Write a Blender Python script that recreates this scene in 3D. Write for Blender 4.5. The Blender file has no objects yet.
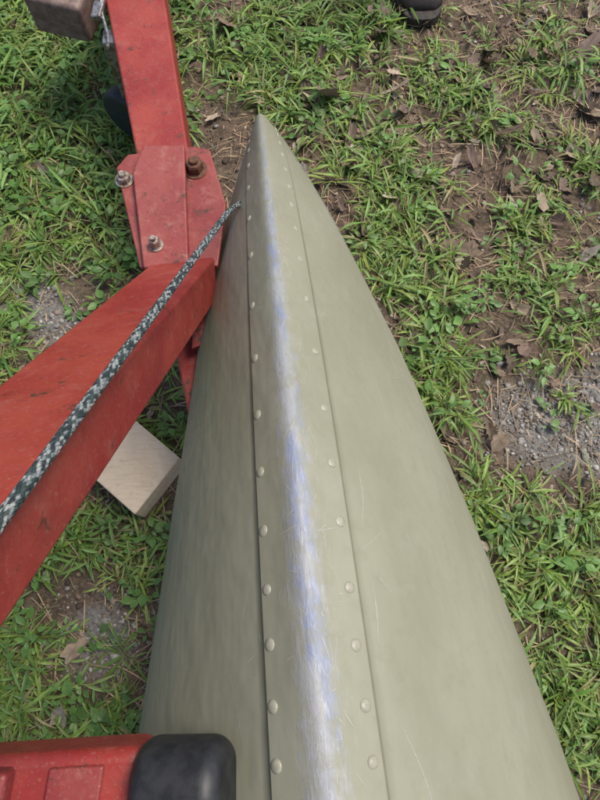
import bpy, math, random
import numpy as np
from mathutils import Vector, Matrix
rng = np.random.default_rng(7); random.seed(7)
scene = bpy.context.scene
scene.view_settings.view_transform = 'Standard'
scene.view_settings.look = 'None'
scene.view_settings.exposure = 0

# ------------------------------------------------------------------ helpers
def new_obj(name, verts, faces, mat=None, smooth=False, parent=None):
    me = bpy.data.meshes.new(name)
    me.from_pydata([tuple(map(float, v)) for v in verts], [], [tuple(map(int, f)) for f in faces])
    me.update()
    if smooth:
        me.polygons.foreach_set('use_smooth', [True]*len(me.polygons))
    ob = bpy.data.objects.new(name, me)
    scene.collection.objects.link(ob)
    if mat: me.materials.append(mat)
    if parent: ob.parent = parent
    return ob

def quad_obj(name, V, F, mat, col=None, smooth=True):
    me = bpy.data.meshes.new(name)
    V = np.asarray(V, dtype=np.float32); F = np.asarray(F, dtype=np.int32)
    k = F.shape[1]
    me.vertices.add(len(V)); me.vertices.foreach_set('co', V.ravel())
    me.loops.add(F.size); me.loops.foreach_set('vertex_index', F.ravel())
    me.polygons.add(len(F))
    me.polygons.foreach_set('loop_start', np.arange(len(F), dtype=np.int32)*k)
    me.polygons.foreach_set('loop_total', np.full(len(F), k, dtype=np.int32))
    me.update(calc_edges=True); me.validate()
    if smooth: me.polygons.foreach_set('use_smooth', np.ones(len(me.polygons), dtype=bool))
    if col is not None:
        a = me.color_attributes.new('Col', 'FLOAT_COLOR', 'POINT')
        c = np.ones((len(V), 4), dtype=np.float32); c[:, :3] = col
        a.data.foreach_set('color', c.ravel())
    me.materials.append(mat)
    ob = bpy.data.objects.new(name, me); scene.collection.objects.link(ob)
    return ob

class NT:
    def __init__(s, name):
        s.m = bpy.data.materials.new(name); s.m.use_nodes = True
        s.t = s.m.node_tree; s.n = s.t.nodes; s.l = s.t.links
        s.b = s.n['Principled BSDF']; s.out = s.n['Material Output']
    def new(s, t, **k):
        n = s.n.new(t)
        for a, v in k.items(): setattr(n, a, v)
        return n
    def link(s, a, b): s.l.new(a, b)
    def setin(s, sock, v):
        if isinstance(v, bpy.types.NodeSocket): s.l.new(v, sock)
        elif isinstance(v, (tuple, list)) and len(v) == 3 and sock.type == 'RGBA': sock.default_value = (*v, 1)
        else: sock.default_value = v
    def noise(s, scale, detail=4, rough=.6, vec=None, dist=0.):
        n = s.new('ShaderNodeTexNoise'); n.inputs['Scale'].default_value = scale
        n.inputs['Detail'].default_value = detail; n.inputs['Roughness'].default_value = rough
        n.inputs['Distortion'].default_value = dist
        if vec is not None: s.link(vec, n.inputs['Vector'])
        return n.outputs['Fac']
    def math(s, op, a, b=0., c=0., clamp=False):
        n = s.new('ShaderNodeMath', operation=op, use_clamp=clamp)
        s.setin(n.inputs[0], a); s.setin(n.inputs[1], b); s.setin(n.inputs[2], c)
        return n.outputs[0]
    def ramp(s, x, lo, hi, a=0., b=1.):
        n = s.new('ShaderNodeMapRange', interpolation_type='SMOOTHSTEP')
        s.setin(n.inputs['Value'], x); s.setin(n.inputs['From Min'], lo); s.setin(n.inputs['From Max'], hi)
        n.inputs['To Min'].default_value = a; n.inputs['To Max'].default_value = b
        return n.outputs['Result']
    def mix(s, f, a, b, mode='MIX'):
        n = s.new('ShaderNodeMix', data_type='RGBA', blend_type=mode)
        s.setin(n.inputs['Factor'], f)
        ins = [i for i in n.inputs if i.type == 'RGBA']
        s.setin(ins[0], a); s.setin(ins[1], b)
        return [o for o in n.outputs if o.type == 'RGBA'][0]
    def bump(s, h, strength=.3, dist=.002, prev=None):
        n = s.new('ShaderNodeBump'); n.inputs['Strength'].default_value = strength
        n.inputs['Distance'].default_value = dist; s.link(h, n.inputs['Height'])
        if prev is not None: s.link(prev, n.inputs['Normal'])
        return n.outputs['Normal']
    def obj(s, scale=(1, 1, 1), kind='Object'):
        tc = s.new('ShaderNodeTexCoord'); mp = s.new('ShaderNodeMapping')
        mp.inputs['Scale'].default_value = scale
        s.link(tc.outputs[kind], mp.inputs['Vector']); return mp.outputs['Vector']

# ------------------------------------------------------------------ materials
def red_paint(name, base=(.250, .020, .018), fade=(.33, .050, .034), rust_amt=.645, chalk=.22):
    m = NT(name); v = m.obj()
    n1 = m.noise(9, 5, .6, v); n2 = m.noise(70, 6, .7, v); n3 = m.noise(23, 6, .75, v); n4 = m.noise(260, 3, .6, v)
    n5 = m.noise(30, 6, .7, v); n6 = m.noise(5, 5, .7, v)
    c = m.mix(m.ramp(n1, .32, .70), base, fade)
    c = m.mix(m.math('MULTIPLY', m.ramp(n6, .48, .72), .45), c, (.15, .014, .014))
    c = m.mix(m.math('MULTIPLY', m.ramp(n2, .5, .75), .4), c, (.13, .012, .012))
    c = m.mix(m.math('MULTIPLY', m.ramp(n5, .50, .74), chalk), c, (.42, .18, .14))
    rust = m.math('MULTIPLY', m.ramp(n3, rust_amt-.07, rust_amt+.02), m.ramp(n2, .42, .55))
    c = m.mix(rust, c, (.07, .028, .016))
    dust = m.math('MULTIPLY', m.ramp(n4, .55, .75), .3)
    c = m.mix(dust, c, (.38, .22, .17))
    m.setin(m.b.inputs['Base Color'], c)
    m.setin(m.b.inputs['Roughness'], m.ramp(n2, .3, .7, .36, .60))
    m.setin(m.b.inputs['Normal'], m.bump(n2, .35, .0012))
    return m.m
RED = red_paint('red_trailer_paint')
RED2 = red_paint('red_bracket_paint', (.215, .025, .025), (.29, .065, .055), .605, .45)
def simple(name, col, rough=.5, metal=0., col2=None, scale=60, bump=.3, bd=.001):
    m = NT(name); v = m.obj(); n = m.noise(scale, 6, .65, v)
    m.setin(m.b.inputs['Base Color'], m.mix(m.ramp(n, .35, .65), col, col2 or tuple(x*.6 for x in col)))
    m.b.inputs['Roughness'].default_value = rough; m.b.inputs['Metallic'].default_value = metal
    m.setin(m.b.inputs['Normal'], m.bump(n, bump, bd)); return m.m
RUST = simple('rusty_bolt', (.09, .04, .025), .8, .2, (.17, .08, .045), 180)
ZINC = simple('zinc_bolt', (.42, .40, .36), .5, .5, (.20, .11, .07), 120)
RUBBER = simple('black_rubber', (.010, .011, .014), .50, 0, (.024, .025, .028), 60, .3)
STEEL = simple('grey_steel', (.35, .36, .38), .4, .7, (.15, .12, .1), 90)
LEATHER = simple('boot_leather', (.045, .032, .028), .5, 0, (.02, .015, .014), 150, .4)
SOLE = simple('boot_sole', (.05, .04, .032), .7, 0, (.02, .018, .015), 80)
DENIM = simple('denim', (.05, .07, .12), .9, 0, (.03, .04, .07), 300)
SEAM = .0645

def hull_mat():
    m = NT('olive_hull_paint')
    uv = m.new('ShaderNodeUVMap', uv_map='UVMap')
    sep = m.new('ShaderNodeSeparateXYZ'); m.link(uv.outputs['UV'], sep.inputs[0])
    u, s = sep.outputs[0], sep.outputs[1]
    au = m.math('ABSOLUTE', u)
    def uvmap(sx, sy):
        mp = m.new('ShaderNodeMapping'); mp.inputs['Scale'].default_value = (sx, sy, 1)
        m.link(uv.outputs['UV'], mp.inputs['Vector']); return mp.outputs['Vector']
    big = m.noise(5, 4, .55, uvmap(1, .6)); mid = m.noise(34, 6, .65, uvmap(1, 1)); fine = m.noise(420, 3, .6, uvmap(1, 1))
    streak = m.noise(55, 5, .7, uvmap(2.2, .7)); streak2 = m.noise(120, 5, .7, uvmap(2.4, .45), .6)
    sheen_patch = m.noise(17, 4, .6, uvmap(2.2, .45)); blot = m.noise(12, 5, .7, uvmap(1, .8), .5)
    c = m.mix(m.ramp(big, .35, .65), (.245, .242, .172), (.285, .281, .206))
    c = m.mix(m.math('MULTIPLY', m.ramp(mid, .45, .75), .35), c, (.20, .194, .135))
    c = m.mix(m.math('MULTIPLY', m.ramp(blot, .50, .7), .32), c, (.325, .318, .25))
    c = m.mix(m.math('MULTIPLY', m.ramp(fine, .6, .8), .25), c, (.40, .39, .32))
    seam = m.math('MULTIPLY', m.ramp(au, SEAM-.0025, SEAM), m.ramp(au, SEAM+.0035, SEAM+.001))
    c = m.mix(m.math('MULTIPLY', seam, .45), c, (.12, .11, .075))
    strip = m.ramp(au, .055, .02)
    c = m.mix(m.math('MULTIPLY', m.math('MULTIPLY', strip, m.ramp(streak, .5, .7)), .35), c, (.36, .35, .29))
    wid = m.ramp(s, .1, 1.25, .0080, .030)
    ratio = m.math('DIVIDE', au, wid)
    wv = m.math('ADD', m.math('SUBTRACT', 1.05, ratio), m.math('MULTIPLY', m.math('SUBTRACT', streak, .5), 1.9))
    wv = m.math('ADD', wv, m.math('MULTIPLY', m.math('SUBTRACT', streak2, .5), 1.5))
    wear_sheen = m.ramp(wv, .0, 1.05)  # keel wear mask, also places the painted sheen
    wear_sheen = m.math('MULTIPLY', wear_sheen, m.ramp(s, .05, .5, .35, 1.))
    bare_sheen = m.mix(m.ramp(sheen_patch, .44, .60), (.33, .34, .365), (.195, .235, .375))  # bare metal, with patches of blue sky sheen painted into its colour
    bare_sheen = m.mix(m.math('MULTIPLY', m.ramp(streak2, .52, .66), .45), bare_sheen, (.44, .44, .45))  # pale scuff streaks, with the ridge highlight painted in
    bare_sheen = m.mix(m.math('MULTIPLY', m.ramp(mid, .48, .62), .6), bare_sheen, (.26, .255, .20))
    c = m.mix(m.math('MULTIPLY', wear_sheen, .85), c, bare_sheen)
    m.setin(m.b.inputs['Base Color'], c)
    m.setin(m.b.inputs['Metallic'], m.math('MULTIPLY', wear_sheen, .12))
    r = m.ramp(mid, .3, .7, .48, .64)
    m.setin(m.b.inputs['Roughness'], m.math('SUBTRACT', r, m.math('MULTIPLY', wear_sheen, .06)))
    h = m.math('ADD', m.math('MULTIPLY', fine, .25), m.math('MULTIPLY', wear_sheen, -.3))
    nb = m.bump(h, .35, .0006); nb = m.bump(big, .6, .016, nb); nb = m.bump(m.math('MULTIPLY', streak2, wear_sheen), .5, .0012, nb)
    m.setin(m.b.inputs['Normal'], nb)
    return m.m
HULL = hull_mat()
SCR = simple('scratch_bare', (.46, .45, .40), .5, .1, (.36, .35, .29), 200)
RIV = simple('rivet_paint', (.35, .34, .265), .42, 0, (.285, .275, .205), 150)
GUN = simple('gunwale_aluminium', (.24, .24, .19), .5, .2)

# ------------------------------------------------------------------ canoe (upside down, bow forward)
ROLL = .10; TIPY = .958; LEN = 4.3
def smooth_tab(xs, ys, win=.05):
    g = np.linspace(-.6, 2.7, 3301); v = np.interp(g, xs, ys)
    k = int(win/.001); ker = np.hanning(2*k+3); ker /= ker.sum()
    vs = np.convolve(np.pad(v, k+1, mode='edge'), ker, mode='valid')
    return lambda s: float(np.interp(s, g, vs))
ZK = smooth_tab([-.1, 0, .03, .1, .219, .404, .619, .786, .929, 1.057, 1.16, 1.5, 2.15, 2.7],
                [.30, .375, .408, .452, .512, .60, .688, .738, .768, .788, .80, .817, .823, .823], .04)
ZG = smooth_tab([0, .3, .56, 1.2, 2.15, 2.7], [.335, .385, .41, .45, .47, .47], .1)
_W1 = smooth_tab([-.1, 0, .05, .15, .26, .556, .85, 1.19, 1.6, 2.15, 2.7], [.018, .023, .044, .077, .110, .186, .248, .312, .375, .42, .42], .02)
W = lambda s: _W1(s)*math.sqrt(max(0., 1-(1-min(1, (s+.0005)/.022))**2))
EX = smooth_tab([0, .5, 1.2, 2.15, 2.7], [1.85, 1.70, 1.42, 1.1, 1.1], .2)
NS = 400
def section(s, n=NS):
    ss = min(s, LEN-s)
    w = max(W(ss), .004); h = ZK(ss)-ZG(ss); e = EX(ss)
    h = max(h, .012)
    th = np.linspace(0, 1, n)**1.5*math.pi/2
    x = w*np.sin(th)
    r = min(.021, .35*w)
    X = np.minimum(np.sqrt(x*x+r*r), w)
    f = lambda X: -h*(1-np.maximum(0, 1-(X/w)**(2/e))**(e/2))
    z = f(X)-f(np.array([r]))[0]
    z = z*(h/abs(z[-1]))
    sg = .015+.013*min(1, ss/1.2)
    z = z+min(.008, .10*w)*(np.exp(-(x/sg)**2))
    d = np.concatenate([[0], np.cumsum(np.hypot(np.diff(x), np.diff(z)))])
    return x, z, d
def axis_xy(s):
    y = TIPY-s
    return .0065-.097*y, y
def hull_point(s, a, off=0.):
    x, z, d = section(s)
    A = min(abs(a), d[-1]); lx = np.interp(A, d, x); lz = np.interp(A, d, z)
    A2 = min(A+.002, d[-1]); A1 = max(A2-.004, 0)
    tx = np.interp(A2, d, x)-np.interp(A1, d, x); tz = np.interp(A2, d, z)-np.interp(A1, d, z)
    L = math.hypot(tx, tz)+1e-9; nx, nz = -tz/L, tx/L
    if A < .001: nx, nz = 0, 1
    lx += nx*off; lz += nz*off
    if a < 0: lx, nx = -lx, -nx
    c, sn = math.cos(ROLL), math.sin(ROLL)
    X = lx*c-lz*sn; Z = lz*c+lx*sn
    NX = nx*c-nz*sn; NZ = nz*c+nx*sn
    ax, y = axis_xy(s); ss = min(s, LEN-s)
    return Vector((ax+X, y, ZK(ss)+Z)), Vector((NX, 0, NZ))
front = .3*np.linspace(0, 1, 80)**2.2
svals = np.concatenate([front[:-1], np.linspace(.3, 1.5, 110)[:-1], np.linspace(1.5, LEN-.3, 60)[:-1], LEN-front[::-1]])
inner = np.concatenate([np.linspace(0, SEAM-.0012, 25), [SEAM-.0006, SEAM]])
nout = 34
V = []; UVv = []; cols = 0
for s in svals:
    x, z, d = section(s); L = d[-1]
    k = min(1, L/.080)
    ain = inner*k; aout = ain[-1]+(L-ain[-1])*np.linspace(0, 1, nout+1)[1:]
    aa = np.concatenate([ain, aout])
    offs = np.where(aa <= (SEAM-.0005)*k, .0010, 0.)*(1 if k >= .999 else k*k)
    lx = np.interp(aa, d, x); lz = np.interp(aa, d, z)
    tx = np.gradient(lx, aa+1e-7*np.arange(len(aa))); tz = np.gradient(lz, aa+1e-7*np.arange(len(aa)))
    Ln = np.hypot(tx, tz)+1e-9; nx = -tz/Ln; nz = tx/Ln; nx[0] = 0; nz[0] = 1
    lx = lx+nx*offs; lz = lz+nz*offs
    full_x = np.concatenate([-lx[::-1], lx[1:]]); full_z = np.concatenate([lz[::-1], lz[1:]])
    ua = np.concatenate([-aa[::-1], aa[1:]])
    c, sn = math.cos(ROLL), math.sin(ROLL)
    X = full_x*c-full_z*sn; Z = full_z*c+full_x*sn
    ax, y = axis_xy(s); zk = ZK(min(s, LEN-s))
    cols = len(X)
    for i in range(cols):
        V.append((ax+X[i], y, zk+Z[i])); UVv.append((ua[i]/k if abs(ua[i]) < .07 else ua[i], s))
F = []
for j in range(len(svals)-1):
    for i in range(cols-1):
        a = j*cols+i; F.append((a, a+cols, a+cols+1, a+1))
F.append(tuple(range(cols-1, -1, -1))); F.append(tuple(range((len(svals)-1)*cols, len(svals)*cols)))
canoe = bpy.data.objects.new('canoe', None); scene.collection.objects.link(canoe)
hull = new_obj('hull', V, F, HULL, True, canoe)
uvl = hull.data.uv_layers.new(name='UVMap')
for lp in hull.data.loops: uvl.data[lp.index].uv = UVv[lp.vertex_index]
def tube(name, pts, rad, mat, parent=None):
    cu = bpy.data.curves.new(name, 'CURVE'); cu.dimensions = '3D'; cu.bevel_depth = rad; cu.bevel_resolution = 3
    sp = cu.splines.new('POLY'); sp.points.add(len(pts)-1)
    for p, q in zip(sp.points, pts): p.co = (*q, 1)
    ob = bpy.data.objects.new(name, cu); scene.collection.objects.link(ob); cu.materials.append(mat)
    cu.use_fill_caps = True
    dg = bpy.context.evaluated_depsgraph_get(); me = bpy.data.meshes.new_from_object(ob.evaluated_get(dg))
    bpy.data.objects.remove(ob); me.name = name
    o = bpy.data.objects.new(name, me); scene.collection.objects.link(o); o.parent = parent
    me.polygons.foreach_set('use_smooth', [True]*len(me.polygons))
    return o
for sd in (-1, 1):
    pts = [hull_point(s, sd*9)[0]+Vector((-sd*.006, 0, -.002)) for s in np.linspace(.03, LEN-.03, 90)]
    tube('gunwale_rail', pts, .006, GUN, canoe)
RV = []; RF = []
def add_rivet(p, n, r=.0066, h=.0021):
    n = n.normalized(); t = n.orthogonal().normalized(); b = n.cross(t)
    base = len(RV); rings = [(1.0, -.0006), (.97, .15*h), (.85, .45*h), (.6, .8*h), (.3, .97*h)]
    K = 18
    for rr, hh in rings:
        for i in range(K):
            a = 2*math.pi*i/K
            RV.append(p+t*(math.cos(a)*r*rr)+b*(math.sin(a)*r*rr)+n*hh)
    RV.append(p+n*h)
    for q in range(len(rings)-1):
        for i in range(K):
            j = (i+1) % K
            RF.append((base+q*K+i, base+q*K+j, base+(q+1)*K+j, base+(q+1)*K+i))
    top = base+len(rings)*K
    for i in range(K): RF.append((base+(len(rings)-1)*K+i, base+(len(rings)-1)*K+(i+1) % K, top))
sL = [.035, .068, .105, .145, .205, .28, .375, .47, .577, .672, .76, .838, .908, .974, 1.031, 1.087, 1.14]
sR = [.045, .08, .125, .175, .230, .285, .345, .41, .485, .57, .665, .752, .829, .899, .972, 1.03, 1.086, 1.135]
for lst in (sL, sR):
    while lst[-1] < LEN-.15: lst.append(lst[-1]+.056)
for sd, lst, ar in ((-1, sL, .0555), (1, sR, .0515)):
    for s in lst:
        ss = s+random.uniform(-.0015, .0015)
        x, z, d = section(ss); k = min(1, d[-1]/.080)
        arr = sd*ar*k+random.uniform(-.0010, .0010)
        p, n = hull_point(ss, arr, .0010*k*k); p2, _ = hull_point(ss+.01, arr, .0010*k*k); tv = (p2-p)
        n = (n-tv*(n.dot(tv)/tv.dot(tv)))
        add_rivet(p, n, random.uniform(.0064, .0072) if k > .99 else .0062, random.uniform(.0019, .0025))
new_obj('rivets', RV, RF, RIV, True, canoe)
SV = []; SF = []
def scratch(s0, a0, s1, a1, w=.0005, curve=0.):
    n = 14; b = len(SV)
    for i in range(n):
        t = i/(n-1); s_ = s0+(s1-s0)*t; a_ = a0+(a1-a0)*t+curve*math.sin(math.pi*t)
        off = .0002+(.0011 if abs(a_) < SEAM+.002 else 0)
        ww = w*math.sin(math.pi*min(max(t, .04), .96))**.5
        ds, da = (s1-s0), (a1-a0); L = math.hypot(ds, da); ps, pa = -da/L*ww, ds/L*ww
        SV.append(hull_point(s_+ps, a_+pa, off)[0]); SV.append(hull_point(s_-ps, a_-pa, off)[0])
    for i in range(n-1): SF.append((b+2*i, b+2*i+1, b+2*i+3, b+2*i+2))
for sc in [(.96, .085, 1.03, .08, .0005, .003), (.80, -.10, .86, -.09, .0004, 0), (.83, .095, .90, .085, .0005, .004), (.97, -.085, 1.03, -.11, .0004, 0),
           (.72, -.15, .80, -.12, .0004, 0), (1.1, .09, 1.2, .12, .0004, .006), (.55, .10, .60, .12, .0004, 0), (.9, .16, .93, .17, .0004, 0),
           (.66, .085, .69, .14, .0003, 0), (1.05, -.13, 1.15, -.1, .0004, .004)]:
    scratch(*sc)
for i in range(120):
    s0 = random.uniform(.2, 1.4); a0 = random.choice((-1, 1))*random.uniform(.068, .30)
    L = .005+.04*random.random()**2; an = random.gauss(0, .9)
    scratch(s0, a0, s0+L*math.cos(an), a0+L*math.sin(an), random.uniform(.00012, .00035), random.uniform(-.002, .002))
for i in range(420):
    s0 = random.uniform(.05, 1.35); a0 = random.gauss(0, .011+.009*s0)
    L = .005+.025*random.random()**1.5; an = random.gauss(0, .8)
    scratch(s0, a0, s0+L*math.cos(an), a0+L*math.sin(an), random.uniform(.00012, .0004), random.uniform(-.001, .001))
new_obj('scratches', SV, SF, SCR, False, canoe)

# ------------------------------------------------------------------ trailer
trailer = bpy.data.objects.new('boat_trailer', None); scene.collection.objects.link(trailer)
def prism(name, bot, top, mat, bev=.004, parent=trailer):
    n = len(bot); V = list(bot)+list(top)
    F = [tuple(range(n-1, -1, -1)), tuple(range(n, 2*n))]+[(i, (i+1) % n, n+(i+1) % n, n+i) for i in range(n)]
    ob = new_obj(name, V, F, mat, True, parent)
    if bev:
        md = ob.modifiers.new('b', 'BEVEL'); md.width = bev; md.segments = 3; md.limit_method = 'ANGLE'; md.angle_limit = .5
        ob.modifiers.new('w', 'WEIGHTED_NORMAL')
    return ob
def flat(pts, z0, z1): return [(x, y, z0) for x, y in pts], [(x, y, z1) for x, y in pts]
def tx(y, side): return -.349-.245*(y-.863) if side < 0 else -.236-.185*(y-.863)
pts = [(tx(-1.2, -1), -1.2), (-.236-.245*(-2.063), -1.2), (-.236, .863), (tx(2.0, 1), 2.0), (tx(2.0, -1), 2.0)]
prism('tongue', *flat(pts, .25, .375), RED, .006)
plate = [(-.356, .757), (-.294, .541), (-.151, .545), (-.140, .674), (-.176, .798), (-.206, .806), (-.336, .787)]
prism('bracket_plate', *flat(plate, .452, .462), RED2, .003)
inner_p = [(-.335, .74), (-.28, .56), (-.165, .56), (-.165, .67), (-.20, .78), (-.32, .765)]
prism('bracket_box', *flat(inner_p, .376, .4518), RED2, .003)
cap = [(-.318, .735), (-.282, .530), (-.200, .530), (-.222, .793), (-.300, .793)]
prism('bracket_cap', *flat(cap, .4622, .482), RED2, .004)
prism('bracket_tab', *flat([(-.20, .40), (-.13, .43), (-.135, .52), (-.20, .53)], .40, .415), RED2, .003)
L0 = Vector((-.273, .519, .5)); R0 = Vector((-.159, .531, .5)); D = Vector((-.07, -.883, 1)); N = Vector((0, -.75, -.66))*.08
k0, k1 = -.035, .95
bot = [L0+D*k0, R0+D*k0, R0+D*k0+N, L0+D*k0+N]; top = [L0+D*k1, R0+D*k1, R0+D*k1+N, L0+D*k1+N]
prism('brace', bot, top, RED, .006)
prism('mast', *flat([(-.40, -.44), (-.30, -.44), (-.30, -.34), (-.40, -.34)], .28, 1.5), RED, .006)
prism('mast_foot', *flat([(-.42, -.46), (.1, -.46), (.1, -.37), (-.42, -.37)], .30, .372), RED, .006)
prism('cross_member', *flat([(-.62, -.75), (.72, -.75), (.72, -.67), (-.62, -.67)], .38, .44), RED, .006)
prism('roller_arm', *flat([(-.40, -.262), (-.165, -.252), (-.162, -.172), (-.40, -.185)], .675, .750), RED, .014)
prism('roller_arm_lip', *flat([(-.262, -.250), (-.205, -.247), (-.200, -.187), (-.257, -.190)], .7502, .757), RED2, .004)
prism('arm_side_plate', *flat([(-.345, -.28), (-.300, -.28), (-.292, -.190), (-.335, -.19)], .66, .772), RED2, .006)
prism('arm_link', *flat([(-.40, -.36), (-.32, -.36), (-.32, -.25), (-.40, -.25)], .66, .74), RED, .006)
def lathe(name, prof, mat, mtx, parent, K=48):
    V = []; F = []
    for (h, r) in prof:
        for i in range(K):
            a = 2*math.pi*i/K; V.append(mtx @ Vector((h, r*math.cos(a), r*math.sin(a))))
    n = len(prof)
    for j in range(n-1):
        for i in range(K):
            F.append((j*K+i, j*K+(i+1) % K, (j+1)*K+(i+1) % K, (j+1)*K+i))
    F.append(tuple(range(K))[::-1]); F.append(tuple(range((n-1)*K, n*K)))
    return new_obj(name, V, F, mat, True, parent)
def rprof(L, R, f):
    pr = [(-L/2, R-f*1.6)]
    for i in range(9):
        a = math.pi/2*i/8; pr.append((-L/2+f-f*math.cos(a), R-f+f*math.sin(a)))
    pr += [(-L/6, R+.0), (L/6, R+.0)]
    for i in range(9):
        a = math.pi/2*i/8; pr.append((L/2-f+f*math.sin(a), R-f+f*math.cos(a)))
    pr.append((L/2, R-f*1.6)); return pr
M = Matrix.Translation((-.117, -.207, .752)) @ Matrix.Rotation(math.radians(-10), 4, 'Y') @ Matrix.Rotation(math.radians(3), 4, 'Z')
lathe('rubber_roller', rprof(.096, .047, .020), RUBBER, M, trailer)
def bolt(c, n=(0, 0, 1), r=.013, h=.011, mat=RUST):
    n = Vector(n).normalized(); rot = n.to_track_quat('Z', 'Y').to_matrix().to_4x4(); mt = Matrix.Translation(c) @ rot
    V = []; F = []
    def cyl(r0, r1, z0, z1, K, ph=0.):
        b = len(V)
        for (rr, z) in ((r0, z0), (r0, z0+(z1-z0)*.8), (r1, z1)):
            for i in range(K):
                a = ph+2*math.pi*i/K; V.append(mt @ Vector((rr*math.cos(a), rr*math.sin(a), z)))
        for j in range(2):
            for i in range(K): F.append((b+j*K+i, b+j*K+(i+1) % K, b+(j+1)*K+(i+1) % K, b+(j+1)*K+i))
        F.append(tuple(b+2*K+i for i in range(K)))
    cyl(r*1.35, r*1.3, 0, .0025, 24); cyl(r, r*.86, .0025, .0025+h, 6, random.random()); cyl(r*.5, r*.42, h, h+.010, 14)
    o = new_obj('bolt', V, F, mat, False, trailer)
    md = o.modifiers.new('b', 'BEVEL'); md.width = .0006; md.segments = 2
bolt((-.337, .728, .4621), mat=ZINC, r=.0135, h=.012)
bolt((-.202, .752, .4621), mat=RUST, r=.017, h=.020)
bolt((-.262, .575, .4821), mat=ZINC, r=.0105, h=.018)
M = Matrix.Translation((-.455, 1.19, .12)) @ Matrix.Rotation(math.radians(60), 4, 'Z')
lathe('jack_wheel', rprof(.05, .075, .015), simple('blue_black_tyre', (.02, .028, .045), .5), M, trailer)
prism('jack_leg', *flat([(-.455, 1.17), (-.42, 1.17), (-.42, 1.21), (-.455, 1.21)], .12, .36), STEEL, .004)
prism('coupler_block', *flat([(-.66, 1.31), (-.52, 1.27), (-.48, 1.42), (-.62, 1.48)], .26, .36), simple('rusty_brown', (.16, .10, .085), .7, .2, (.26, .19, .16), 50), .012)
lv = []
for i in range(26):
    t = i/25; lv.append((-.470+.035*t+.004*math.sin(t*9), 1.36-.22*t, .378+.008*math.sin(t*6)))
tube('safety_wire', lv, .004, STEEL, trailer)
prism('safety_clip', *flat([(-.478, 1.22), (-.455, 1.22), (-.448, 1.28), (-.472, 1.29)], .37, .385), STEEL, .004)

# ------------------------------------------------------------------ braided rope
def rope():
    ctrl = [Vector((-.075, .86, .335)), Vector((-.10, .72, .42)), Vector((-.118, .64, .505)), Vector((-.1238, .599, .55)),
            Vector((-.19, .033, 1.064)), Vector((-.245, -.43, 1.484)), Vector((-.32, -.44, 1.49))]
    P = [ctrl[0]]
    for a, b in zip(ctrl[:-1], ctrl[1:]):
        n = max(2, int((b-a).length/.0009))
        for i in range(1, n+1): P.append(a.lerp(b, i/n))
    P = np.array([tuple(p) for p in P]); ker = np.hanning(31); ker /= ker.sum()
    Pp = np.stack([np.convolve(np.pad(P[:, c], 15, mode='edge'), ker, mode='valid') for c in range(3)], 1)
    n = len(Pp); T = np.gradient(Pp, axis=0); T /= np.linalg.norm(T, axis=1)[:, None]
    up = np.array([1, .0, .0]); B = np.cross(T, up); B /= np.linalg.norm(B, axis=1)[:, None]; C = np.cross(T, B)
    dist = np.concatenate([[0], np.cumsum(np.linalg.norm(np.diff(Pp, axis=0), axis=1))])
    K = 48; ang = np.arange(K)/K*2*math.pi
    A, Dd = np.meshgrid(ang, dist)
    ns = 8; pitch = .030
    ph1 = (A/(2*math.pi)*ns+Dd/pitch*ns*.5); ph2 = (A/(2*math.pi)*ns-Dd/pitch*ns*.5)
    f1 = np.abs(np.sin(math.pi*ph1)); f2 = np.abs(np.sin(math.pi*ph2))
    over = ((np.floor(ph1)+np.floor(ph2)) % 2) == 0
    f = np.where(over, f1, f2)
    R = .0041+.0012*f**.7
    Vv = Pp[:, None, :]+R[:, :, None]*(np.cos(A)[:, :, None]*B[:, None, :]+np.sin(A)[:, :, None]*C[:, None, :])
    i1 = np.floor(ph1).astype(int); i2 = np.floor(ph2).astype(int)
    pal = np.array([[.30, .32, .31], [.020, .040, .042], [.03, .05, .05], [.15, .18, .185], [.015, .025, .028], [.24, .26, .26], [.05, .075, .075]])
    strand = np.where(over, i1 % ns, (i2 % ns)+3)
    hs = np.sin(i1*12.9898+i2*78.233)*43758.5453; hs = hs-np.floor(hs)
    col = pal[(strand*3+(hs*3).astype(int)) % 7]
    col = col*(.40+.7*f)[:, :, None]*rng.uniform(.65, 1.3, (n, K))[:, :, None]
    ii = np.arange(n-1)[:, None]*K; jj = np.arange(K)[None, :]; j2 = (jj+1) % K
    F = np.stack([ii+jj, ii+j2, ii+K+j2, ii+K+jj], -1).reshape(-1, 4)
    m = NT('braided_rope'); a = m.new('ShaderNodeAttribute', attribute_name='Col'); m.link(a.outputs['Color'], m.b.inputs['Base Color'])
    m.b.inputs['Roughness'].default_value = .75
    m.setin(m.b.inputs['Normal'], m.bump(m.noise(1500, 2, .6, m.obj()), .5, .0005))
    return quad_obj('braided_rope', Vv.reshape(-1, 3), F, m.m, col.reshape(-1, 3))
rope()

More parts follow.
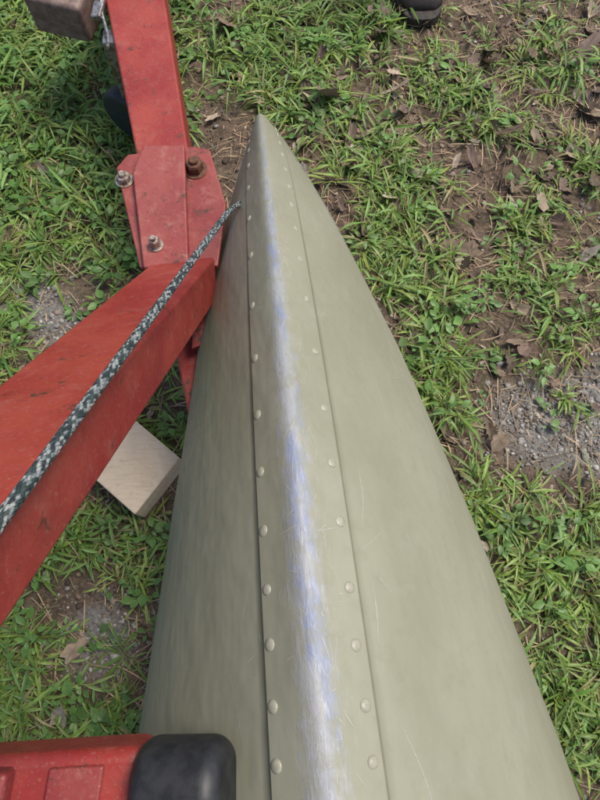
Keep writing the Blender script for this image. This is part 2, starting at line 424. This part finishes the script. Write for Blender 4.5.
# ------------------------------------------------------------------ noise + ground height
def vnoise(x, y, f, seed=0):
    X = x*f+seed*17.3; Y = y*f+seed*9.1; xi = np.floor(X).astype(np.int64); yi = np.floor(Y).astype(np.int64)
    fx = X-xi; fy = Y-yi; fx = fx*fx*(3-2*fx); fy = fy*fy*(3-2*fy)
    def h(a, b):
        v = np.sin(a*127.1+b*311.7+seed*74.7)*43758.5453; return v-np.floor(v)
    return (h(xi, yi)*(1-fx)+h(xi+1, yi)*fx)*(1-fy)+(h(xi, yi+1)*(1-fx)+h(xi+1, yi+1)*fx)*fy
def fbm(x, y, f, seed=0, o=3):
    r = 0; a = .5; t = 0
    for i in range(o): r = r+a*vnoise(x, y, f*2**i, seed+i); t += a; a *= .5
    return r/t
def gz(x, y): return .03*(fbm(x, y, 2.2, 3)-.5)+.012*(fbm(x, y, 14, 5)-.5)
def G(x, y, L):
    r = 0
    for (cx, cy, sx, sy, a) in L: r = r+a*np.exp(-((x-cx)/sx)**2-((y-cy)/sy)**2)
    return r
def gravelness(x, y):
    return np.clip(G(x, y, [(.70, .36, .17, .11, 1.0), (.90, .42, .3, .12, .6), (-.46, -.14, .09, .09, .7), (-.72, .70, .12, .10, .55), (-.62, .62, .1, .08, .4)])+.5*(fbm(x, y, 7, 11)-.5), 0, 1)
def grassness(x, y):
    g = G(x, y, [(-.78, 1.25, .34, .45, 1.1), (-.80, 1.65, .5, .3, 1.0), (-.60, .90, .24, .22, 1.0), (-.85, .55, .22, .2, .6), (-.10, 1.52, .24, .20, 1.0),
                 (.02, 1.25, .12, .14, .8), (.22, 1.10, .14, .18, .95), (.30, .84, .14, .22, 1.05), (.38, .56, .14, .18, 1.05), (.33, .30, .13, .12, .7),
                 (.50, .06, .24, .12, 1.15), (.70, -.12, .28, .18, 1.2), (.55, -.28, .2, .12, .7), (.66, 1.04, .17, .16, .72), (.44, 1.43, .16, .12, .68), (.90, .82, .14, .16, .65), (.25, 1.66, .2, .12, .65), (.78, 1.45, .16, .14, .6), (.58, .78, .12, .12, .55), (.50, 1.22, .1, .1, .5), (.72, .62, .12, .07, .5),
                 (-.60, .04, .22, .11, 1.0), (-.72, -.28, .24, .14, 1.0), (-.35, -.02, .10, .12, .8), (-.33, .38, .14, .14, .6), (-.42, -.33, .14, .10, .9), (-.85, .9, .15, .15, .6), (-.68, -.12, .12, .1, .6)])
    far = np.clip((np.maximum(np.abs(x)-1.05, 0)+np.maximum(y-2.0, 0)+np.maximum(-.55-y, 0))*2, 0, .6)
    g = g+far-.7*gravelness(x, y)
    g = g+1.4*(fbm(x, y, 8, 21)-.5)
    g = np.clip((g-.14)*1.35, 0, 1)
    return np.clip(g, 0.055, 1)

xs = np.concatenate([[-60, -25, -10, -5, -3], np.arange(-2.2, 2.2, .014), [3, 5, 10, 25, 60]])
ys = np.concatenate([[-60, -25, -10, -5, -3], np.arange(-1.8, 3.2, .014), [4, 6, 10, 25, 60]])
XX, YY = np.meshgrid(xs, ys); ZZ = gz(XX, YY)+.006*(vnoise(XX, YY, 60, 8)-.5)+.004*(vnoise(XX, YY, 33, 9)-.5)
gv = np.stack([XX, YY, ZZ], -1).reshape(-1, 3); nx_, ny_ = len(xs), len(ys)
ii = np.arange(ny_-1)[:, None]*nx_; jj = np.arange(nx_-1)[None, :]
gf = np.stack([ii+jj, ii+jj+1, ii+nx_+jj+1, ii+nx_+jj], -1).reshape(-1, 4)
gcol = np.stack([gravelness(XX, YY), grassness(XX, YY), 0*XX], -1).reshape(-1, 3)
m = NT('soil'); v = m.obj()
at = m.new('ShaderNodeAttribute', attribute_name='Col'); sp = m.new('ShaderNodeSeparateColor'); m.link(at.outputs['Color'], sp.inputs[0])
n1 = m.noise(14, 6, .7, v); n2 = m.noise(120, 6, .75, v); n3 = m.noise(45, 5, .7, v)
c = m.mix(m.ramp(n1, .35, .65), (.085, .056, .038), (.18, .122, .082))
c = m.mix(m.ramp(n2, .4, .7), c, (.27, .195, .135))
c = m.mix(m.math('MULTIPLY', m.ramp(n3, .5, .7), .6), c, (.045, .030, .021))
c = m.mix(m.math('MULTIPLY', m.math('MULTIPLY', sp.outputs[1], m.ramp(n3, .35, .6)), .55), c, (.06, .085, .025))
grv = m.mix(m.ramp(n2, .35, .65), (.17, .155, .14), (.33, .31, .28))
c = m.mix(m.ramp(m.math('ADD', sp.outputs[0], m.math('MULTIPLY', n3, .4)), .35, .8), c, grv)
m.setin(m.b.inputs['Base Color'], c); m.b.inputs['Roughness'].default_value = .95
m.setin(m.b.inputs['Normal'], m.bump(n2, .9, .012))
quad_obj('ground', gv, gf, m.m, gcol)

# ------------------------------------------------------------------ vegetation
def leaf_mat(name, trans=.35, rough=.5):
    m = NT(name); a = m.new('ShaderNodeAttribute', attribute_name='Col')
    n = m.noise(160, 2, .6, m.obj())
    c = m.mix(m.ramp(n, .3, .7, 0, .22), a.outputs['Color'], (.03, .05, .012))
    m.link(c, m.b.inputs['Base Color']); m.b.inputs['Roughness'].default_value = rough
    if trans > 0:
        t = m.new('ShaderNodeBsdfTranslucent'); m.link(c, t.inputs['Color'])
        mx = m.new('ShaderNodeMixShader'); mx.inputs[0].default_value = trans
        m.link(m.b.outputs[0], mx.inputs[1]); m.link(t.outputs[0], mx.inputs[2]); m.link(mx.outputs[0], m.out.inputs['Surface'])
    return m.m
def norm(a): return a/(np.linalg.norm(a, axis=-1, keepdims=True)+1e-9)
def blades(base, direc, up, L, Wd, droop, col, shape='grass', fold=.25):
    S = 7; t = np.linspace(0, 1, S)
    if shape == 'grass': prof = np.array([.45, .85, 1., .95, .75, .42, .02])
    elif shape == 'oval': prof = np.array([.12, .65, .98, 1., .82, .45, .04])
    else: prof = np.array([1, 1, 1, 1, 1, .9, .6])
    n = len(base); direc = norm(direc); side = norm(np.cross(direc, up)); upn = norm(np.cross(side, direc))
    ctr = base[:, None, :]+direc[:, None, :]*(L[:, None]*t)[:, :, None]
    ctr = ctr+np.array([0, 0, -1.])*(droop[:, None]*L[:, None]*t[None, :]**2)[:, :, None]
    sw = rng.normal(0, .10, n)
    ctr = ctr+side[:, None, :]*(sw[:, None]*L[:, None]*t[None, :]**2)[:, :, None]
    w = Wd[:, None]*prof[None, :]
    lft = ctr-side[:, None, :]*w[:, :, None]*.5+upn[:, None, :]*(w*fold)[:, :, None]
    rgt = ctr+side[:, None, :]*w[:, :, None]*.5+upn[:, None, :]*(w*fold)[:, :, None]
    V = np.stack([lft, ctr, rgt], 2).reshape(-1, 3)
    b = (np.arange(n)*S*3)[:, None, None]; q = (np.arange(S-1)*3)[None, :, None]
    f1 = np.stack([b+q+0, b+q+1, b+q+4, b+q+3], -1).reshape(-1, 4)
    f2 = np.stack([b+q+1, b+q+2, b+q+5, b+q+4], -1).reshape(-1, 4)
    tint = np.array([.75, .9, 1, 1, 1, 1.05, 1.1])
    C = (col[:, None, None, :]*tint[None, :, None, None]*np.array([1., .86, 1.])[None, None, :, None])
    return V, np.concatenate([f1, f2]), C.reshape(-1, 3)
def place(n, dens, x0=-1.7, x1=1.7, y0=-1.2, y1=2.7):
    out = []; tot = 0
    while tot < n:
        x = rng.uniform(x0, x1, 20000); y = rng.uniform(y0, y1, 20000)
        k = rng.random(20000) < dens(x, y); out.append(np.stack([x[k], y[k]], 1)); tot += k.sum()
    return np.concatenate(out)[:n]
B = []; Dr = []; Ls = []; Ws = []; Dp = []; Cl = []; stems = []
pl = place(3000, grassness)
for (px, py) in pl:
    g0 = float(gz(np.array(px), np.array(py)))
    dn = float(grassness(np.array(px), np.array(py)))
    ns = rng.integers(3, 7); tone = rng.uniform(.0, 1.); hgt = rng.uniform(.45, 1.0)+.5*dn*rng.random()
    bc = np.array([.165, .30, .048])*(1-tone)+np.array([.32, .47, .105])*tone
    for k in range(ns):
        a = rng.uniform(0, 6.283); sl = rng.uniform(.03, .10)*hgt; el = rng.uniform(.2, 1.1)
        sd = np.array([math.cos(a)*math.cos(el), math.sin(a)*math.cos(el), math.sin(el)])
        p0 = np.array([px, py, g0]); nl = int(rng.integers(3, 6))
        stems.append((p0, sd, sl, bc))
        for q in range(nl):
            tt = (q+.6)/nl; p = p0+sd*sl*tt; p[2] -= .25*sl*tt*tt
            la = a+(1 if q % 2 else -1)*rng.uniform(.4, 1.1)*(1 if q < nl-1 else .3); le = rng.uniform(-.1, .75)
            B.append(p); Dr.append((math.cos(la)*math.cos(le), math.sin(la)*math.cos(le), math.sin(le)))
            Ls.append(rng.uniform(.024, .082)*hgt*(1.5 if rng.random() < .08 else 1)); Ws.append(rng.uniform(.0034, .0086)*(.7+.3*hgt)); Dp.append(rng.uniform(.1, .7))
            Cl.append(bc*rng.uniform(.65, 1.3)*np.array([rng.uniform(.85, 1.2), 1, rng.uniform(.8, 1.5)]))
B = np.array(B); Dr = np.array(Dr); Ls = np.array(Ls); Ws = np.array(Ws); Dp = np.array(Dp); Cl = np.array(Cl)
yel = rng.random(len(Cl)) < .06; Cl[yel] = np.array([.45, .39, .18])*rng.uniform(.6, 1.1, (yel.sum(), 1))
upv = np.tile(np.array([0, 0, 1.]), (len(B), 1))+rng.normal(0, .28, (len(B), 3))
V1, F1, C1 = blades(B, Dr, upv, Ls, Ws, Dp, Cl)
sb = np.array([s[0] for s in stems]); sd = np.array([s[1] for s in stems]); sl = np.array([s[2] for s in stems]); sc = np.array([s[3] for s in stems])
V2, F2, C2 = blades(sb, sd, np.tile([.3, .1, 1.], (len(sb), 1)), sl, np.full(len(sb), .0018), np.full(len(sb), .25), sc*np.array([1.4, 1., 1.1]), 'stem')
wp = place(1700, lambda x, y: np.clip(grassness(x, y)+.12, 0, 1)*np.clip(.25+1.4*(fbm(x, y, 3, 31)-.4)+.5*(x < -.3), 0, 1))
b3 = []; d3 = []; l3 = []; c3 = []
for (px, py) in wp:
    g0 = float(gz(np.array(px), np.array(py))); h = rng.uniform(.012, .06); tone = rng.uniform(.7, 1.3); big = rng.uniform(.8, 1.4)
    for k in range(rng.integers(5, 12)):
        a = rng.uniform(0, 6.283); r = rng.uniform(.002, .028)
        b3.append((px+r*math.cos(a), py+r*math.sin(a), g0+h*rng.uniform(.5, 1.1))); el = rng.uniform(-.1, .5)
        d3.append((math.cos(a)*math.cos(el), math.sin(a)*math.cos(el), math.sin(el))); l3.append(rng.uniform(.010, .026)*big)
        c3.append(np.array([.155, .30, .07])*tone*rng.uniform(.8, 1.2))
b3 = np.array(b3); d3 = np.array(d3); l3 = np.array(l3)
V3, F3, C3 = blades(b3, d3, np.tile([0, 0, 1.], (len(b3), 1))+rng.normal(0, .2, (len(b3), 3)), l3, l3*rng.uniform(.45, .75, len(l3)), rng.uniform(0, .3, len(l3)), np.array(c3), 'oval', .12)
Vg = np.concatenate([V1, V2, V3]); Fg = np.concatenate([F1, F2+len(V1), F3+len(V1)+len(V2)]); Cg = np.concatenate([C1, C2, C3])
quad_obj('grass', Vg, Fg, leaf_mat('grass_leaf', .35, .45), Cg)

STRAW = leaf_mat('straw', .0, .8)
sp_ = place(24000, lambda x, y: np.clip(.85-.4*grassness(x, y)-.5*gravelness(x, y), .1, 1)*np.clip(.2+1.6*(fbm(x, y, 5, 41)-.3), .05, 1))
n = len(sp_); a = rng.uniform(0, 6.283, n); el = rng.normal(.05, .16, n)
b4 = np.stack([sp_[:, 0], sp_[:, 1], gz(sp_[:, 0], sp_[:, 1])+rng.uniform(.002, .016, n)], 1)
d4 = np.stack([np.cos(a)*np.cos(el), np.sin(a)*np.cos(el), np.sin(el)], 1)
cc = np.array([.50, .37, .23])[None]*rng.uniform(.2, 1.15, (n, 1)); cc[:, 0] *= rng.uniform(.9, 1.15, n)
V4, F4, C4 = blades(b4, d4, np.tile([0, 0, 1.], (n, 1))+rng.normal(0, .3, (n, 3)), rng.uniform(.01, .085, n), rng.uniform(.0008, .0030, n), rng.uniform(-.05, .25, n), cc, 'stem', .1)
quad_obj('dead_grass', V4, F4, STRAW, C4)

def litter(x, y):
    g = G(x, y, [(.55, 1.35, .5, .45, .8), (.08, 1.40, .3, .3, .7), (.11, 1.07, .10, .14, 1.1), (.50, .75, .3, .3, .5), (.3, .2, .2, .2, .35), (1.2, 1.0, .5, .8, .6), (.2, 1.7, .5, .25, .9), (.62, -.36, .15, .08, .8), (-.45, -.22, .1, .08, .3)])
    return np.clip(g*(.2+1.5*fbm(x, y, 6, 51))+.03, 0, 1)
off = 0; Vs = []; Fs = []; Cs = []; K = 20
for (px, py) in place(1500, litter):
    sz = (.012+.052*rng.random()**2.2)*.5*(1.25 if rng.random() < .3 else 1); a0 = rng.uniform(0, 6.283); asp = rng.uniform(.3, .8); lob = rng.uniform(.0, .22); nl = rng.integers(3, 6)
    tl = rng.normal(0, .4, 2); curl = rng.uniform(-.5, 1.4)/sz*.45; fold = rng.uniform(0, .9)
    ang = np.arange(K)/K*2*math.pi
    rr = (1+lob*np.cos(ang*nl*2+rng.uniform(0, 6)))*rng.uniform(.8, 1.1, K)
    rr *= 1+.35*np.cos(ang)**8*np.sign(np.cos(ang))
    X = np.concatenate([[0], .5*rr*np.cos(ang)*sz, rr*np.cos(ang)*sz]); Y = np.concatenate([[0], .5*rr*np.sin(ang)*sz*asp, rr*np.sin(ang)*sz*asp])
    Z = curl*(X**2*rng.uniform(0, 1)+Y**2)+fold*np.abs(Y)+X*tl[0]+Y*tl[1]+rng.normal(0, .05*sz, len(X))
    c, s = math.cos(a0), math.sin(a0)
    x = X*c-Y*s+px; y = X*s+Y*c+py; g = float(gz(np.array(px), np.array(py)))
    Z = Z-Z.min()+g+rng.uniform(-.003, .008)
    Vs.append(np.stack([x, y, Z], 1))
    for i in range(K):
        j = (i+1) % K
        Fs.append((off, off+1+i, off+1+j)); Fs.append((off+1+i, off+1+K+i, off+1+K+j)); Fs.append((off+1+i, off+1+K+j, off+1+j))
    off += len(x)
    pal = np.array([[.21, .145, .10], [.33, .245, .175], [.13, .087, .065], [.44, .35, .27], [.23, .16, .13], [.52, .43, .35]])
    col = pal[rng.choice(6, p=[.26, .2, .23, .12, .13, .06])]*rng.uniform(.75, 1.15)
    cv = np.tile(col, (len(x), 1))*rng.uniform(.8, 1.15, (len(x), 1)); cv[0] *= .7
    Cs.append(cv)
quad_obj('dead_leaves', np.concatenate(Vs), np.array(Fs), leaf_mat('dead_leaf', .1, .75), np.concatenate(Cs))

import bmesh
def ico(sub):
    bm = bmesh.new(); bmesh.ops.create_icosphere(bm, subdivisions=sub, radius=1); bm.verts.ensure_lookup_table()
    v = np.array([tuple(q.co) for q in bm.verts]); f = np.array([[q.index for q in ff.verts] for ff in bm.faces]); bm.free(); return v, f
def stones(name, P, size, pal, sub, mat, flat=(.4, .8), smooth=True):
    v0, f0 = ico(sub); n = len(P); nv = len(v0)
    sc = size[:, None]*rng.uniform(.6, 1.25, (n, 3)); sc[:, 2] *= rng.uniform(flat[0], flat[1], n)
    jit = 1+rng.normal(0, .15, (n, nv, 1))
    v = v0[None]*jit*sc[:, None, :]; a = rng.uniform(0, 6.283, n); c, s = np.cos(a)[:, None], np.sin(a)[:, None]
    x = v[:, :, 0]*c-v[:, :, 1]*s; y = v[:, :, 0]*s+v[:, :, 1]*c
    V = np.stack([x+P[:, 0:1], y+P[:, 1:2], v[:, :, 2]+(gz(P[:, 0], P[:, 1])+size*.15)[:, None]], -1).reshape(-1, 3)
    F = (f0[None]+(np.arange(n)*nv)[:, None, None]).reshape(-1, 3)
    col = pal[rng.integers(0, len(pal), n)]*rng.uniform(.7, 1.2, (n, 1)); C = np.repeat(col, nv, 0)*rng.uniform(.85, 1.1, (n*nv, 1))
    return quad_obj(name, V, F, mat, C, smooth)
def att_mat(name, rough=.9, sc=200):
    m = NT(name); a = m.new('ShaderNodeAttribute', attribute_name='Col'); n = m.noise(sc, 4, .7, m.obj())
    m.link(m.mix(m.ramp(n, .35, .7, 0, .5), a.outputs['Color'], (.08, .065, .05)), m.b.inputs['Base Color']); m.b.inputs['Roughness'].default_value = rough
    m.setin(m.b.inputs['Normal'], m.bump(n, .5, .002)); return m.m
P = place(19000, lambda x, y: np.clip(.9-.3*grassness(x, y), 0, 1), -1.5, 1.5, -1.0, 2.4)
stones('soil_crumbs', P, rng.gamma(1.8, .0015, len(P))+.001, np.array([[.11, .073, .048], [.19, .135, .09], [.26, .19, .13], [.06, .04, .028], [.32, .25, .19]]), 1, att_mat('soil_crumb'), (.3, .7), False)
P = place(14000, lambda x, y: np.clip(gravelness(x, y)**1.3+.014, 0, 1), -1.5, 1.5, -1.0, 2.4)
stones('gravel', P, np.clip(rng.gamma(1.5, .0015, len(P))+.0009, 0, .012), np.array([[.29, .275, .26], [.36, .345, .32], [.20, .18, .17], [.46, .43, .39], [.28, .23, .19]]), 1, att_mat('gravel_stone'), (.4, .75))
tp = place(90, lambda x, y: litter(x, y)+.05)
TV = []; TF = []
for (px, py) in tp:
    a = rng.uniform(0, 6.283); L = rng.uniform(.05, .2); r = rng.uniform(.0012, .003); K = 6; S = 7; b = len(TV); g = float(gz(np.array(px), np.array(py)))
    bend = rng.normal(0, .12)
    for i in range(S):
        t = i/(S-1)-.5; cx = px+L*t*math.cos(a)-bend*L*4*t*t*math.sin(a); cy = py+L*t*math.sin(a)+bend*L*4*t*t*math.cos(a)
        rr = r*(1-.5*(t+.5))
        for k in range(K):
            q = k/K*6.283; TV.append((cx-math.sin(a)*rr*math.cos(q), cy+math.cos(a)*rr*math.cos(q), g+.006+.01*(t+.5)+rr*math.sin(q)))
    for i in range(S-1):
        for k in range(K): TF.append((b+i*K+k, b+i*K+(k+1) % K, b+(i+1)*K+(k+1) % K, b+(i+1)*K+k))
new_obj('twigs', TV, TF, simple('twig_bark', (.22, .16, .12), .9, 0, (.10, .07, .05), 100), True)

# ------------------------------------------------------------------ wood block
m = NT('pale_wood'); v = m.obj((1, 1, 8)); n1 = m.noise(9, 5, .6, v, .6); n2 = m.noise(60, 4, .6, m.obj())
mp = m.obj((3, 40, 3)); m.n[mp.node.name].inputs['Rotation'].default_value = (0, 0, math.radians(39)); gr = m.noise(6, 4, .6, mp, .4)
c = m.mix(m.ramp(n1, .35, .65), (.72, .58, .41), (.62, .48, .33)); c = m.mix(m.ramp(n2, .55, .75, 0, .35), c, (.36, .26, .18))
c = m.mix(m.ramp(gr, .5, .65, 0, .35), c, (.46, .34, .22))
m.setin(m.b.inputs['Base Color'], c); m.b.inputs['Roughness'].default_value = .75; m.setin(m.b.inputs['Normal'], m.bump(n2, .3, .002))
A = Vector((-.369, .129)); AB = Vector((.093, .129)); AC = Vector((-.095, .078)).normalized()*.30
q = [A, A+AB, A+AB+AC, A+AC]
wb = prism('wood_block', *flat([(p.x, p.y) for p in q], .0, .092), m.m, .004, None)

# ------------------------------------------------------------------ boot
boot = bpy.data.objects.new('work_boot', None); scene.collection.objects.link(boot)
def loft(name, rings, mat, parent, K=28):
    V = []; F = []
    for (cx, cy, cz, rx, ry) in rings:
        for i in range(K):
            a = 2*math.pi*i/K; V.append((cx+rx*math.cos(a), cy+ry*math.sin(a), cz))
    for j in range(len(rings)-1):
        for i in range(K): F.append((j*K+i, j*K+(i+1) % K, (j+1)*K+(i+1) % K, (j+1)*K+i))
    F.append(tuple(range(K))[::-1]); F.append(tuple(range((len(rings)-1)*K, len(rings)*K)))
    return new_obj(name, V, F, mat, True, parent)
bx, by = .366, 1.735; WS = 1.5
so = []
for i in range(40):
    a = 2*math.pi*i/40; yy = -math.cos(a)*.165; t = (yy+.165)/.33
    wd = WS*(.052 if t < .45 else .052-.012*(t-.45)/.55)*abs(math.sin(a))**.55
    so.append((bx+math.copysign(wd, math.sin(a)), by+yy+.03))
prism('sole', *flat(so, .012, .042), SOLE, .004, boot)
prof = [(-.132, .012, .050), (-.128, .030, .062), (-.11, .042, .078), (-.08, .047, .088), (-.03, .047, .098), (.01, .044, .118), (.05, .041, .15), (.10, .04, .16), (.14, .037, .15), (.165, .028, .13)]
V = []; F = []; K = 24
for (yy, hw, zt) in prof:
    for i in range(K):
        a = 2*math.pi*i/K; cz = .042; h = zt-cz
        V.append((bx+WS*hw*math.cos(a), by+yy+.03, cz+(h*max(0, math.sin(a))**.8 if math.sin(a) > 0 else -.004)))
for j in range(len(prof)-1):
    for i in range(K): F.append((j*K+i, (j+1)*K+i, (j+1)*K+(i+1) % K, j*K+(i+1) % K))
F.append(tuple(range(K))); F.append(tuple(range((len(prof)-1)*K, len(prof)*K))[::-1])
new_obj('upper', V, F, LEATHER, True, boot)
loft('shaft', [(bx, by+.11, .10, .055, .065), (bx, by+.115, .17, .052, .058), (bx, by+.12, .24, .052, .06)], LEATHER, boot)
loft('trouser_leg', [(bx, by+.125, .20, .070, .078), (bx, by+.125, .30, .070, .08), (bx, by+.12, .45, .074, .085), (bx, by+.10, .6, .08, .09)], DENIM, boot)

# ------------------------------------------------------------------ light, sky, camera
az = math.radians(60); el = math.radians(64)
sdir = Vector((math.cos(el)*math.sin(az), math.cos(el)*math.cos(az), math.sin(el)))
w = bpy.data.worlds.new('World'); scene.world = w; w.use_nodes = True
nt = w.node_tree; sky = nt.nodes.new('ShaderNodeTexSky'); sky.sky_type = 'NISHITA'; sky.sun_disc = False
sky.sun_elevation = el; sky.sun_rotation = az; sky.air_density = 1.0; sky.dust_density = 3.0
bg = nt.nodes['Background']; nt.links.new(sky.outputs[0], bg.inputs[0]); bg.inputs[1].default_value = .15
ld = bpy.data.lights.new('sun', 'SUN'); ld.energy = 3.4; ld.angle = math.radians(22); ld.color = (1, .95, .86)
lo = bpy.data.objects.new('sun', ld); scene.collection.objects.link(lo); lo.rotation_euler = sdir.to_track_quat('Z', 'Y').to_euler(); lo.location = (3, 3, 6)
cd = bpy.data.cameras.new('camera'); cam = bpy.data.objects.new('camera', cd); scene.collection.objects.link(cam)
cam.location = (0, 0, 1.45); cam.rotation_euler = (math.asin(.28), 0, 0)
cd.sensor_fit = 'VERTICAL'; cd.sensor_height = 24; cd.lens = 18; cd.clip_start = .02; cd.clip_end = 500
scene.camera = cam
print('done')
